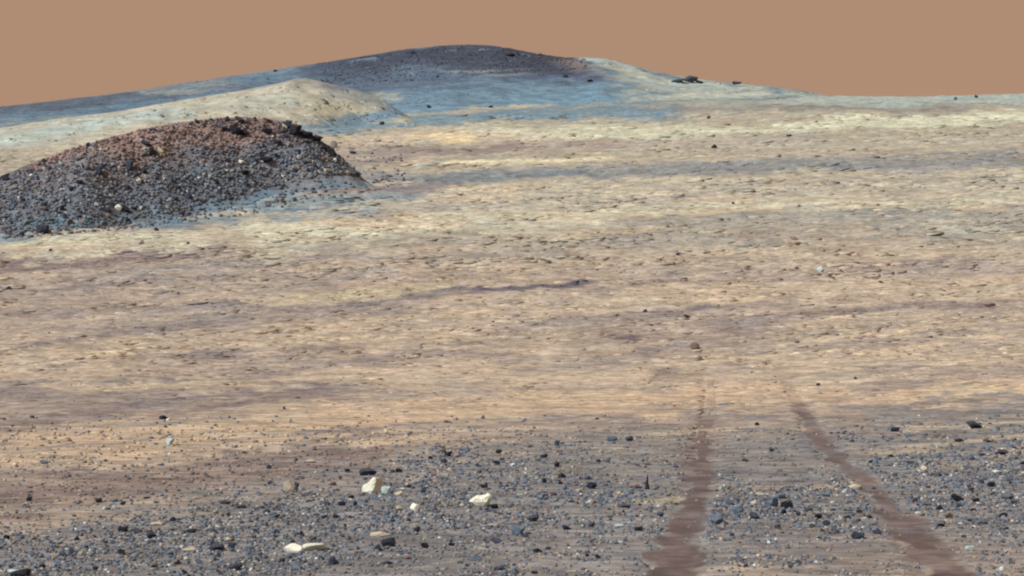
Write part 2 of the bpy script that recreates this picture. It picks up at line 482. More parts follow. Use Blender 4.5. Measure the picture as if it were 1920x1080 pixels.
def build_hill(name, crest, dist, foot, ncol, nrow, shape, mat, base, bands, nz, back=1.0, soften=9):
    crest = smooth_poly(crest, soften); foot = smooth_poly(foot, soften)
    u = np.linspace(crest[0, 0], crest[-1, 0], ncol)
    vc = np.interp(u, crest[:, 0], crest[:, 1])
    a, tc = pix2ang(u, vc)
    _, tf = pix2ang(u, np.interp(u, foot[:, 0], foot[:, 1]))
    D = np.interp(u, *np.array(dist, float).T)
    F = np.minimum(ground_range(a, tf), D - 4)
    kf = np.hanning(43)[1:-1]; kf /= kf.sum()
    F = np.convolve(np.pad(F, 20, mode='edge'), kf, 'valid')
    zf = ground_z(F * np.sin(a), F * np.cos(a), False)
    zc = tc * D + CAM_H
    t = np.concatenate([np.linspace(-0.10, 0, 6, endpoint=False), np.linspace(0, 1, nrow), np.linspace(1, 2, nrow // 3)[1:]])
    def surf(zc):
        T = t[:, None]
        R = F + (D - F) * np.where(T <= 1, T, 1 + (T - 1) * back)
        S = np.where(T < 0, 0, np.where(T <= 1, shape(np.clip(T, 0, 1)), shape(np.clip(2 - T, 0, 1))))
        Z = zf + (zc - zf) * S - np.where(T > 1, (T - 1) * 3, 0) - 0.05
        X = R * np.sin(a); Y = R * np.cos(a)
        Z = Z + nz(X, Y) * np.clip(S * 3, 0, 1)
        Z = np.where(T < 0, ground_z(X, Y, False) - 0.05 + T * 8, Z)
        return X, Y, Z, R
    for _ in range(4):
        X, Y, Z, R = surf(zc)
        zc = zc + (tc - ((Z - CAM_H) / R).max(0)) * D
        k = np.hanning(9)[1:-1]; k /= k.sum()
        zc = np.convolve(np.pad(zc, 3, mode='edge'), k, 'valid')
    X, Y, Z, R = surf(zc)
    P = np.stack([X, Y, Z], -1)
    C = paint(base, bands, P.reshape(-1, 3))
    return grid_object(name, P, len(t), ncol, mat, C)

dome = lambda p: (lambda t: 1 - (1 - t) ** p)
# the big hill on the skyline
FAR_BANDS = [
    B([(-400, 225), (0, 208), (250, 182), (500, 150), (700, 140)], 26, (104, 124, 136), 0.9, 100),
    B([(-400, 212), (0, 203), (200, 188), (400, 162)], 8, (90, 98, 108), 0.9, 80),
    B([(200, 178), (300, 168), (420, 155)], 5, (150, 148, 138), 0.6, 50),
    B([(-400, 238), (0, 226), (200, 205), (380, 180)], 6, (100, 124, 138), 0.7, 80),
    B([(600, 140), (680, 126), (750, 114), (870, 110), (1000, 120), (1080, 130)], 30, (78, 86, 99), 1.0, 70, 0.5),
    B([(740, 104), (820, 98), (900, 98), (980, 108), (1060, 126)], 14, (62, 66, 77), 1.0, 40),
    B([(860, 95), (960, 103), (1050, 121)], 8, (70, 65, 70), 0.8, 30),
    B([(600, 160), (800, 152), (950, 150), (1080, 150)], 15, (90, 103, 118), 0.9, 60),
    B([(760, 190), (900, 175), (1050, 168), (1200, 160)], 18, (112, 136, 148), 0.85, 60),
    B([(620, 236), (760, 218), (950, 200), (1150, 185)], 14, (118, 146, 158), 0.9, 60),
    B([(700, 176), (740, 182)], 6, (196, 188, 158), 0.6, 25),
    B([(880, 203), (960, 200), (1030, 200)], 5, (182, 172, 146), 0.9, 30),
    B([(1050, 122), (1120, 130), (1180, 138)], 8, (124, 112, 106), 0.8, 30),
    B([(1090, 110), (1140, 112), (1180, 124)], 5, (186, 192, 176), 0.9, 20),
    B([(1150, 125), (1200, 140), (1260, 158), (1420, 172)], 16, (180, 181, 162), 0.9, 40),
    B([(1180, 170), (1300, 175), (1500, 180), (1640, 186)], 12, (168, 172, 156), 0.85, 60),
    B([(1080, 196), (1250, 190), (1420, 186)], 6, (130, 146, 148), 0.6, 60),
    B([(1180, 188), (1300, 178), (1420, 176)], 4, (198, 195, 168), 0.5, 50),
]
for k in range(46):
    uu = RNG.uniform(-50, 1500); vv = np.interp(uu, [0, 500, 870, 1140, 1500], [205, 140, 125, 135, 180]) + RNG.uniform(0, 75)
    ln = RNG.uniform(40, 180)
    c = [(98, 112, 124), (134, 142, 142), (158, 158, 146), (104, 122, 134), (84, 94, 108)][RNG.integers(5)]
    FAR_BANDS.append(B([(uu - ln / 2, vv + ln * 0.04), (uu + ln / 2, vv - ln * 0.04)], RNG.uniform(1.8, 4.5), c, RNG.uniform(0.3, 0.7), ln * 0.3))
FAR_BANDS += [B([(660, 118), (740, 106), (820, 100), (920, 100), (1040, 122)], 17, (70, 76, 88), 0.85, 60, 0.9)]
far_hill = build_hill('far_hill',
    [(-500, 262), (-200, 222), (0, 200), (100, 189), (200, 177), (330, 158), (500, 133), (620, 115), (700, 102), (760, 92),
     (820, 86), (870, 83), (920, 85), (960, 91), (1010, 101), (1060, 108), (1130, 108), (1160, 115), (1200, 127), (1260, 141),
     (1320, 150), (1400, 158), (1460, 164), (1520, 173), (1580, 186), (1680, 205), (1780, 225)],
    [(-500, 205), (0, 205), (870, 212), (1300, 198), (1800, 185)],
    [(-500, 320), (0, 300), (600, 244), (900, 232), (1200, 214), (1400, 200), (1550, 194), (1800, 230)],
    620, 130, lambda t: 0.55 * t + 0.45 * (t * t * (3 - 2 * t)), M_FAR, (114, 134, 144), FAR_BANDS,
    lambda x, y: 0.25 * fbm(x / 9, y / 9, 4, 200) + 0.12 * fbm(x / 1.6, y / 1.6, 3, 210), 1.2, 5)
tag(far_hill, kind='structure')

RIDGE_BANDS = [
    B([(-400, 300), (0, 258), (250, 225), (450, 190), (560, 170)], 22, (178, 176, 158), 0.9, 80),
    B([(-300, 280), (0, 262), (120, 240), (300, 212)], 9, (184, 192, 178), 0.7, 60),
    B([(-200, 330), (0, 308), (150, 270), (300, 240), (420, 215)], 16, (194, 182, 156), 0.85, 70),
    B([(250, 205), (400, 188), (500, 170), (555, 156)], 7, (192, 184, 160), 0.9, 40),
    B([(545, 156), (570, 152), (600, 160), (680, 172)], 10, (150, 137, 123), 0.95, 25),
    B([(570, 200), (640, 196), (740, 192)], 18, (176, 168, 144), 0.8, 40),
    B([(600, 215), (680, 208), (740, 200)], 10, (188, 178, 150), 0.7, 40),
    B([(690, 175), (740, 178)], 4, (214, 202, 168), 0.8, 15),
    B([(560, 222), (660, 220), (760, 214)], 5, (150, 150, 140), 0.6, 30),
    B([(630, 175), (700, 185), (790, 215)], 16, (150, 152, 144), 0.75, 40),
    B([(560, 246), (640, 234), (700, 222), (760, 206), (860, 215)], 13, (122, 142, 150), 1.0, 30, 0.4),
    B([(740, 190), (800, 200), (860, 220)], 22, (120, 140, 150), 0.9, 30),
    B([(610, 160), (680, 168), (740, 178)], 6, (122, 126, 130), 0.8, 25),
]
pale_ridge = build_hill('pale_ridge',
    [(-500, 350), (-200, 272), (0, 240), (110, 222), (220, 209), (333, 189), (444, 171), (520, 157), (556, 147), (580, 148), (620, 157),
     (670, 168), (710, 184), (750, 208), (790, 232), (850, 262)],
    [(-500, 150), (0, 150), (560, 152), (850, 150)],
    [(-500, 380), (0, 345), (400, 262), (560, 246), (660, 238), (750, 228), (800, 240), (850, 266)],
    420, 90, lambda t: 1 - (1 - t ** 1.25) ** 1.25, M_RIDGE, (180, 170, 148), RIDGE_BANDS,
    lambda x, y: 0.22 * fbm(x / 5, y / 4, 4, 300) + 0.07 * fbm(x / 1.4, y / 0.9, 3, 310), 0.9, 3)
tag(pale_ridge, kind='structure')

KNOLL_BANDS = [
    B([(-300, 420), (0, 372), (150, 330), (300, 300), (500, 285)], 36, (130, 124, 124), 0.8, 60),
    B([(60, 300), (200, 262), (330, 240), (450, 232), (560, 240)], 26, (152, 126, 115), 0.95, 40),
    B([(230, 290), (320, 262), (420, 252), (500, 258)], 20, (154, 128, 116), 0.8, 40),
    B([(270, 280), (310, 285)], 12, (166, 138, 116), 0.6, 30),
    B([(-200, 440), (0, 400), (150, 380), (300, 360), (450, 330), (560, 310)], 30, (122, 126, 131), 0.9, 60),
    B([(530, 245), (580, 258), (640, 280)], 12, (84, 82, 88), 0.8, 25),
    B([(540, 325), (640, 305), (720, 300)], 14, (132, 124, 120), 0.8, 40),
    B([(60, 442), (300, 412), (450, 388), (560, 366), (700, 340)], 20, (118, 136, 144), 1.0, 60, 0.7),
    B([(560, 345), (640, 325), (760, 328)], 22, (134, 134, 134), 0.9, 40),
    B([(-200, 456), (0, 446), (120, 436)], 6, (108, 124, 134), 0.7, 40),
]
knoll = build_hill('rocky_knoll',
    [(-420, 470), (-250, 410), (-100, 362), (0, 332), (60, 305), (130, 280), (200, 259), (260, 243), (330, 230), (400, 222), (450, 219),
     (510, 223), (545, 231), (575, 246), (603, 264), (630, 286), (656, 311), (685, 338), (720, 360), (780, 380)],
    [(-420, 92), (0, 95), (450, 101), (560, 102), (780, 103)],
    [(-420, 480), (-200, 462), (0, 447), (150, 434), (300, 416), (450, 392), (560, 368), (640, 358), (670, 356), (700, 364), (780, 386)],
    460, 150, lambda t: 1 - (1 - t ** 1.5) ** 1.5, M_KNOLL, (112, 109, 110), KNOLL_BANDS,
    lambda x, y: 0.24 * fbm(x / 2.6, y / 2.6, 4, 400) + 0.05 * fbm(x / 0.5, y / 0.5, 3, 410), 1.1, 5)
tag(knoll, kind='structure')
bpy.context.view_layer.update()

# ------------------------------------------------------------------ sight lines onto the land
TERRAIN = [ground, knoll, pale_ridge, far_hill]
def sight(u, v, only=None):
    q = (540.0 - v) / FPX
    d = Vector(((u - 960.0) / FPX, CP - SP * q, SP + CP * q)).normalized()
    best = None
    for o in (only or TERRAIN):
        ok, p, n, i = o.ray_cast(Vector((0, 0, CAM_H)), d, distance=900)
        if ok and (best is None or p.length < best[0].length):
            best = (p.copy(), n.copy(), o)
    return best

# ------------------------------------------------------------------ rover wheel tracks
M_TRACK = soil_material('churned_soil', 0.9, 3.2, 9.0, 1.0, 0.03, 0.4, (84, 76, 78), (176, 158, 140))

def build_track(side, label, gaps):
    ds = np.concatenate([np.arange(4.0, 30, 0.055), np.arange(30, 47.5, 0.12)])
    ws = np.linspace(-1, 1, 17)
    cx = track_x(ds, side)
    wl_ = TRK_W * 0.5 * (1.2 + 0.5 * fbm(ds / 0.7, ds * 0 + side * 9, 4, 600))
    wr_ = TRK_W * 0.5 * (1.2 + 0.5 * fbm(ds / 0.7, ds * 0 + side * 9 + 4, 4, 640))
    keep = np.ones(len(ds))
    for g0, g1, k in gaps:
        keep = np.minimum(keep, 1 - (1 - k) * sstep(g0 - 0.5, g0, ds) * (1 - sstep(g1, g1 + 0.5, ds)))
    wl_ = wl_ * keep; wr_ = wr_ * keep
    Wd = np.where(ws[None] < 0, wl_[:, None] * ws[None], wr_[:, None] * ws[None])
    X = cx[:, None] + Wd; Y = np.repeat(ds[:, None], len(ws), 1) - 0.11 * Wd
    cleat = 0.006 * np.clip(np.sin(ds * 2 * math.pi / 0.16), 0, 1)[:, None] * (1 - np.abs(ws[None]) ** 4)
    edge = 0.010 * np.abs(ws[None]) ** 6
    Z = ground_z(X, Y) + 0.013 + cleat - edge
    # drape on the ground mesh itself
    for i in range(len(ds)):
        for j in range(len(ws)):
            ok, p, n, k = ground.ray_cast(Vector((X[i, j], Y[i, j], 5)), Vector((0, 0, -1)))
            if ok: Z[i, j] = p.z + 0.009 + cleat[i, j] - edge[0, j]
    P = np.stack([X, Y, Z], -1)
    # fresh brown soil, dusted over in patches and more with distance
    f = sstep(-0.1, 0.75, fbm(X / 0.5 + 5 * side, Y / 1.1, 4, 660) + 0.9 * sstep(26, 48, Y) - 0.1)[..., None]
    g = sstep(-0.3, 0.6, fbm(X / 0.3, Y / 0.8, 3, 670))[..., None]
    C = alb((106, 89, 84)) * (1 - g) + alb((124, 105, 98)) * g
    soil = paint(TAN, GROUND_BANDS, P.reshape(-1, 3)).reshape(P.shape)
    e = np.abs(np.repeat(ws[None], len(ds), 0)) + 0.35 * fbm(X / 0.12, Y / 0.35, 3, 680)
    fade = np.clip(sstep(0.55, 1.0, e) + (0.6, 0.42)[side] * f[..., 0] + (0.75, 0.45)[side] * sstep((24, 32)[side], 46, Y), 0, 1)[..., None]
    fade[:, 0] = 1; fade[:, -1] = 1
    C = C * (1 - fade) + soil * fade
    o = grid_object('wheel_track', P, len(ds), len(ws), M_TRACK, C.reshape(-1, 3))
    return tag(o, label, 'wheel track', 'pair of wheel tracks across the soil', 'structure')
build_track(0, 'straight brown wheel track running upright from the bottom edge, beside the upright stone', [(26, 27, 0.3), (31, 33, 0.4), (37, 38.2, 0.1), (38, 50, 0.5), (21.0, 21.6, 0.5), (18.6, 19.4, 0.7)])
build_track(1, 'slanting brown wheel track crossing the stony ground to the bottom corner', [(18.6, 20.2, 0.45), (24.4, 25.0, 0.6)])

# ------------------------------------------------------------------ stones
def rock_verts(seed, kind='block', sub=2):
    bm = bmesh.new()
    bmesh.ops.create_icosphere(bm, subdivisions=sub, radius=1.0)
    rg = np.random.default_rng(seed)
    V = np.array([v.co[:] for v in bm.verts]); F = np.array([[v.index for v in f.verts] for f in bm.faces])
    bm.free()
    if kind in ('wedge', 'saddle', 'slab'):
        V = np.sign(V) * np.abs(V) ** 0.55
    V = V * (1 + (0.18 if sub < 3 else 0.07) * (rg.random(len(V)) - 0.5))[:, None]
    for _ in range(rg.integers(9, 15)):            # broken faces
        n = rg.normal(size=3); n /= np.linalg.norm(n)
        d = rg.uniform(0.38, 0.74) * (1.25 if kind in ('wedge', 'saddle', 'slab') else 1)
        V = V - n[None] * np.maximum(0, V @ n - d)[:, None]
    V = V - (V.max(0) + V.min(0)) / 2
    V = V / (V.max(0) - V.min(0))
    if kind == 'spire':
        t = V[:, 2] + 0.5
        k = 1.0 - 0.62 * sstep(0.12, 0.45, t) - 0.12 * t
        V[:, 0] = V[:, 0] * k + 0.10 * t; V[:, 1] *= k
    if kind == 'wedge':
        t = V[:, 0] + 0.5
        V[:, 2] = (V[:, 2] + 0.5) * (0.66 + 0.34 * sstep(0.2, 0.55, t)) - 0.5
    if kind == 'saddle':
        V[:, 2] = (V[:, 2] + 0.5) * (1 - 0.26 * np.exp(-((V[:, 0] - 0.10) / 0.10) ** 2)) - 0.5
    return V, F                                    # unit box, centred

SHAPES = [rock_verts(100 + i) for i in range(9)]
SHAPES_LOW = [rock_verts(300 + i, sub=1) for i in range(8)]
MESH = {}
def rock_mesh(shape, colour, kind=None):
    key = (shape, colour, kind)
    if key not in MESH:
        V, F = SHAPES[shape] if kind is None else rock_verts(700 + shape, kind, 3)
        me = bpy.data.meshes.new('stone')
        me.from_pydata(V.tolist(), [], F.tolist()); me.update()
        me.materials.append(ROCK[colour])
        MESH[key] = me
    return MESH[key]

PLACED = []
def stone(name, u, v, w, h, colour, label, cat='rock', group=None, shape=None, kind=None, depth=0.8, yaw=None, only=None, sink=0.18, tilt=0.12):
    """a stone standing where the sight line to its foot meets the land; w and h are its apparent size"""
    hit = sight(u, v + h * 0.42, only)
    if hit is None: return None
    p, n, o = hit
    px = (p - Vector((0, 0, CAM_H))).length / FPX
    W, H = w * px, h * px
    me = rock_mesh(random.randrange(9) if shape is None else shape, colour, kind)
    ob = bpy.data.objects.new(name, me); COL.objects.link(ob)
    ob.scale = (W, W * depth, H / (1 - sink))
    ob.rotation_euler = (random.uniform(-tilt, tilt), random.uniform(-tilt, tilt), random.uniform(-0.35, 0.35) if yaw is None else yaw)
    zs = H / (1 - sink)
    ob.location = (p.x, p.y + W * depth * 0.3, p.z + zs * (0.5 - sink))
    # seat it on the land under its centre
    for t in (only or TERRAIN):
        ok, q, m, i = t.ray_cast(Vector((ob.location.x, ob.location.y, 200)), Vector((0, 0, -1)))
        if ok and t is o: ob.location.z = q.z + zs * (0.5 - sink)
    tag(ob, label, cat, group)
    PLACED.append((u, v, w))
    return ob

# --- pale rocks of the foreground
stone('pale_rock', 698, 912, 40, 29, 'cream', 'largest blocky cream rock in the stony foreground, lower on one side', shape=1, kind='wedge', yaw=0.1, tilt=0.03)
stone('pale_rock', 723, 920, 18, 14, 'teal', 'small grey-white stone touching the largest blocky cream rock', shape=2)
stone('pale_rock', 901, 939, 44, 24, 'cream', 'cream rock with a notch in its top, dark flat stone at its foot', shape=3, kind='saddle', yaw=0.0, tilt=0.03)
stone('dark_rock', 924, 950, 22, 9, 'black', 'flat black stone leaning on the notched cream rock', shape=4)
stone('pale_rock', 549, 1029, 38, 16, 'cream', 'stubby half of the long low cream slab', shape=5, kind='slab', yaw=0.1, tilt=0.03)
stone('pale_rock', 588, 1027, 44, 14, 'cream', 'longer thin half of the long low cream slab', shape=6, kind='slab', yaw=0.05, tilt=0.03)
stone('pale_rock', 777, 952, 17, 15, 'cream', 'small pointed cream stone between the two largest cream rocks', shape=7)
stone('pale_rock', 749, 953, 13, 8, 'buff', 'tiny low buff stone next to the small pointed cream stone', shape=8)
stone('pale_rock', 542, 914, 22, 21, 'buff', 'upright buff stone with a dark stone at its side', shape=0)
stone('dark_rock', 556, 914, 9, 16, 'slate', 'narrow dark stone standing against the upright buff stone', shape=2)
stone('pale_rock', 355, 1030, 30, 10, 'buff', 'orange-buff flat slab alone among dark pebbles', shape=1)
stone('pale_rock', 712, 1002, 40, 7, 'buff', 'thin flat buff slab above the biggest charcoal boulder', shape=3)
stone('pale_rock', 293, 983, 24, 7, 'buff', 'thin buff stone in the pebbles before the brown strip', shape=4)
stone('pale_rock', 1263, 941, 22, 11, 'buff', 'low buff stone at the edge of the upright brown wheel track', shape=5)
stone('pale_rock', 1160, 986, 18, 6, 'teal', 'whitish sliver of stone in the dark pebble cluster by the track', shape=6)
stone('pale_rock', 1604, 914, 30, 9, 'buff', 'flat buff stone in the gap of the slanting wheel track', shape=7)
stone('pale_rock', 1819, 1029, 16, 9, 'teal', 'grey-white pebble just past the slanting track near the bottom corner', shape=2)
stone('pale_rock', 1880, 1066, 12, 7, 'teal', 'bluish white pebble at the bottom corner', shape=3)
stone('pale_rock', 1870, 885, 18, 7, 'cream', 'cream pebble among blue-grey stones at the frame edge', shape=8)
stone('pale_rock', 1428, 927, 22, 6, 'buff', 'thin buff stone on the sandy lip between the tracks', shape=0)
stone('pale_rock', 580, 864, 22, 8, 'buff', 'lone low buff stone on the brown margin of the stony ground', shape=1)
stone('pale_rock', 25, 1072, 26, 8, 'teal', 'white-topped stone in the bottom corner under dark stones', shape=5)
stone('pale_pebble', 317, 830, 14, 14, 'teal', 'round pale turquoise pebble alone on the tan soil', shape=2, depth=1.0)
stone('pale_pebble', 1538, 506, 11, 9, 'teal', 'shiny whitish pebble alone on the distant plain', shape=4, depth=1.0)
# --- the upright stone and the largest dark stones
stone('upright_stone', 1213, 906, 15, 28, 'black', 'thin black spire-shaped stone standing on a wider foot', shape=1, kind='spire', yaw=0.2, tilt=0.02)
for (u, v, w, h, c, lab) in [
    (1110, 911, 20, 13, 'black', 'black boulder sitting to one side of the thin spire stone'),
    (1192, 912, 15, 9, 'brown', 'low brown stone just beside the thin spire stone'),
    (728, 1018, 30, 16, 'black', 'biggest charcoal boulder below the thin buff slab'),
    (708, 1029, 16, 10, 'black', 'smaller charcoal stone touching the biggest charcoal boulder'),
    (931, 1014, 24, 11, 'slate', 'wedge-like slate boulder below the notched cream rock'),
    (1008, 1033, 18, 8, 'black', 'flat black stone on bare grey soil near the bottom'),
    (1028, 1028, 13, 6, 'slate', 'small slate stone next to the flat black stone'),
    (908, 912, 15, 8, 'black', 'black stone behind the notched cream rock'),
    (1062, 990, 18, 8, 'black', 'black stone at the end of a slate cluster in the middle foreground'),
    (1000, 972, 24, 14, 'slate', 'slate rock topping the middle cluster of dark stones'),
    (1030, 972, 26, 9, 'blue', 'long blue-grey stone in the middle cluster'),
    (972, 996, 26, 18, 'blue', 'bulky blue-grey rock at the foot of the middle cluster'),
    (985, 1003, 14, 9, 'slate', 'slate stone under the bulky blue-grey rock'),
    (1198, 992, 18, 8, 'black', 'black stone just short of the upright wheel track'),
    (1172, 949, 24, 7, 'slate', 'flat slate slab below the thin spire stone'),
    (1163, 964, 8, 8, 'brown', 'round brown pebble under the flat slate slab'),
    (1476, 948, 24, 14, 'black', 'largest black rock between the two wheel tracks'),
    (1454, 944, 12, 18, 'slate', 'narrow slate stone beside the largest black rock between the tracks'),
    (1415, 967, 18, 15, 'slate', 'triangular slate rock nearer the upright track'),
    (1384, 956, 22, 14, 'blue', 'blue-grey rock close to the edge of the upright track'),
    (1367, 940, 18, 18, 'blue', 'rounded blue-grey rock on the sandy lip by the upright track'),
    (1345, 975, 26, 20, 'blue', 'largest blue-grey rock touching the upright track'),
    (1516, 956, 18, 8, 'slate', 'slate stone with a pale top between the tracks'),
    (1588, 970, 20, 7, 'black', 'flat black stone near the slanting track'),
    (1612, 959, 14, 6, 'black', 'small black stone beside the slanting track'),
    (1610, 1006, 26, 12, 'slate', 'slate rock hugging the inner side of the slanting track'),
    (1645, 997, 16, 12, 'slate', 'dark stone on the lip of the slanting track'),
    (1550, 981, 14, 10, 'slate', 'small round slate stone between tracks, below flat black one'),
    (1795, 934, 24, 15, 'black', 'biggest black boulder past the slanting track'),
    (1830, 938, 15, 7, 'black', 'flat black stone next to the biggest boulder past the track'),
    (1826, 956, 12, 6, 'black', 'black pebble below the flat black stone past the track'),
    (1742, 954, 15, 7, 'brown', 'brown-black stone past the slanting track, standing apart'),
    (1798, 948, 9, 8, 'slate', 'slate pebble under the biggest black boulder'),
    (1890, 932, 24, 14, 'blue', 'blue-grey rock by the frame edge in the stony strip'),
    (1822, 917, 12, 7, 'slate', 'slate pebble in the pale gravel past the slanting track'),
    (1715, 938, 10, 9, 'slate', 'lone slate pebble right of the slanting track'),
    (1680, 806, 18, 8, 'black', 'black stone on the smooth soil far past the slanting track'),
    (1705, 816, 18, 6, 'blue', 'blue-grey stone trailing the black stone on smooth soil'),
    (1828, 798, 30, 14, 'slate', 'wide slate rock on the smooth soil near the frame edge'),
    (1800, 826, 18, 7, 'black', 'black stone beneath the wide slate rock'),
    (1852, 827, 16, 6, 'slate', 'thin slate stone below the wide slate rock'),
    (1884, 849, 26, 9, 'slate', 'long slate stone on the orange soil at the frame edge'),
    (1912, 849, 9, 7, 'brown', 'small brown stone on the orange soil at the frame edge'),
    (1397, 863, 15, 6, 'slate', 'slate stone on bare soil between the far ends of the tracks'),
    (1447, 843, 11, 7, 'slate', 'small stone near the bend of the slanting track'),
    (1420, 795, 9, 6, 'black', 'tiny black stone between the far track ends'),
    (1122, 864, 11, 6, 'black', 'black pebble on the greyish soil above the spire stone'),
    (1215, 869, 13, 6, 'brown', 'brown pebble directly behind the spire stone'),
    (1245, 865, 16, 6, 'brown', 'flat brown stone behind the spire stone, nearer the track'),
    (1180, 823, 15, 10, 'slate', 'slate stone at the far margin of the stony ground'),
    (1148, 823, 20, 9, 'blue', 'blue-grey stone at the far margin of the stony ground'),
    (1045, 832, 10, 12, 'slate', 'upright little slate stone at the far margin'),
    (990, 836, 15, 6, 'brown', 'brown stone at the far margin of the stony ground'),
    (833, 864, 14, 9, 'slate', 'slate stone in the dark patch behind the cream rocks'),
    (870, 842, 20, 6, 'blue', 'flat blue-grey stone behind the cream rocks'),
    (935, 847, 12, 8, 'black', 'black pebble at the edge of the tan soil behind the notched rock'),
    (814, 890, 12, 9, 'brown', 'brown stone in front of a small sandy patch'),
    (690, 885, 36, 15, 'slate', 'broad slate rock right behind the largest cream rock'),
    (640, 945, 14, 8, 'black', 'black stone below the largest cream rock'),
    (666, 945, 9, 10, 'black', 'small upright black stone below the largest cream rock'),
    (793, 921, 10, 14, 'slate', 'narrow slate stone between the two largest cream rocks'),
    (767, 912, 12, 6, 'black', 'black sliver beside the largest cream rock'),
    (608, 970, 12, 7, 'black', 'black stone above the long cream slab'),
    (630, 969, 14, 6, 'black', 'flat black stone above the long cream slab'),
    (420, 942, 26, 8, 'slate', 'long slate stone at the inner margin of the pebbles'),
    (450, 950, 22, 7, 'slate', 'flat slate stone just below the long slate stone'),
    (358, 996, 22, 7, 'black', 'flat black stone above the orange-buff slab'),
    (283, 1003, 20, 16, 'slate', 'chunky slate rock in the pebbles below the brown strip'),
    (230, 994, 20, 10, 'black', 'black stone in the pebbles below the brown strip'),
    (256, 996, 18, 9, 'slate', 'slate stone next to the black stone below the brown strip'),
    (325, 974, 16, 8, 'black', 'black pebble on the brim of the brown strip'),
    (405, 1028, 30, 14, 'slate', 'slate rock beside the orange-buff slab'),
    (435, 1024, 16, 12, 'slate', 'round slate stone near the orange-buff slab'),
    (228, 1036, 15, 11, 'black', 'black rock in the corner pebbles'),
    (134, 1035, 12, 11, 'slate', 'slate rock in the corner pebbles'),
    (95, 1028, 11, 7, 'black', 'black pebble in the corner pebbles'),
    (10, 1008, 14, 9, 'black', 'black pebble at the very frame edge'),
    (35, 1076, 40, 12, 'black', 'wide black rock cut by the bottom edge in the corner'),
    (440, 1064, 28, 12, 'slate', 'wide slate rock by the bottom edge under the orange-buff slab'),
    (556, 1064, 22, 12, 'blue', 'blue-grey rock under the long cream slab'),
    (624, 1052, 18, 16, 'slate', 'tall slate rock under the long cream slab'),
    (725, 1055, 24, 7, 'slate', 'flat slate stone under the biggest charcoal boulder'),
    (890, 1046, 26, 12, 'blue', 'blue-grey rock in the bottom middle'),
    (935, 1066, 20, 8, 'slate', 'slate stone in the bottom middle'),
    (185, 939, 13, 9, 'black', 'black stone alone on the brown strip'),
    (230, 944, 12, 7, 'black', 'second black stone alone on the brown strip'),
    (54, 936, 12, 8, 'black', 'black stone on the brown strip near the frame edge'),
    (82, 866, 18, 8, 'blue', 'blue-grey stone alone on the tan soil near the frame edge'),
    (504, 876, 10, 8, 'slate', 'slate pebble on the tan margin above the pebbles'),
    (505, 915 - 10, 9, 7, 'slate', 'slate pebble at the start of the pebbles'),
    # lone stones of the plain
    (306, 783, 20, 8, 'black', 'black stone in the mauve streak of the near plain'),
    (545, 789, 6, 9, 'blue', 'tiny upright blue-grey stone on the near plain'),
    (533, 765, 7, 7, 'slate', 'tiny slate stone on the near plain'),
    (1288, 593, 15, 7, 'black', 'small black stone with clean edges in the middle plain'),
    (1210, 583, 11, 6, 'black', 'smaller black stone at the tip of a dark streak'),
    (1303, 650, 20, 15, 'brown', 'round brown lump in the middle plain'),
    (1312, 672, 12, 10, 'brown', 'small brown lump below the round brown lump'),
    (1495, 641, 10, 6, 'brown', 'small brown stone in the middle plain, apart'),
    (1534, 721, 9, 6, 'slate', 'slate pebble on the bright near plain'),
    (1604, 709, 7, 5, 'slate', 'tiny slate pebble on the bright near plain'),
    (1857, 573, 22, 10, 'brown', 'brown stone ending the long mauve streak'),
    (1652, 529, 11, 5, 'slate', 'slate stone on the far plain beyond the shiny pebble'),
    (1494, 503, 10, 5, 'brown', 'brown pebble beside the shiny whitish pebble'),
    (1272, 477, 10, 6, 'slate', 'slate pebble in the far grey plain'),
    (1591, 477, 12, 4, 'brown', 'thin brown stone in the far grey plain'),
    (1339, 275, 13, 8, 'black', 'lone black boulder under the bright cream band'),
    (1480, 254, 13, 5, 'slate', 'slate boulder inside the bright cream band'),
    (1329, 220, 8, 6, 'slate', 'tiny slate boulder above the bright cream band'),
    (1375, 381, 7, 5, 'slate', 'tiny boulder on the far sandy slope'),
    (1499, 386, 8, 5, 'brown', 'brown boulder on the far sandy slope'),
    (293, 430, 11, 7, 'black', 'black boulder on the blue strip under the knoll'),
    (94, 469, 8, 6, 'slate', 'slate stone in the cream band under the knoll'),
    (265, 455, 13, 8, 'brown', 'brown stone in the cream band under the knoll'),
    (352, 456, 7, 5, 'slate', 'tiny slate stone in the cream band under the knoll'),
    (15, 540, 12, 6, 'black', 'black stone at the frame edge in the plain'),
    (334, 550, 7, 5, 'brown', 'tiny brown stone in the upper plain'),
]:
    k = 1.0 if v > 785 else 0.88
    stone('dark_rock', u, v, w * k, h * k, c, lab, depth=random.uniform(0.6, 1.0))

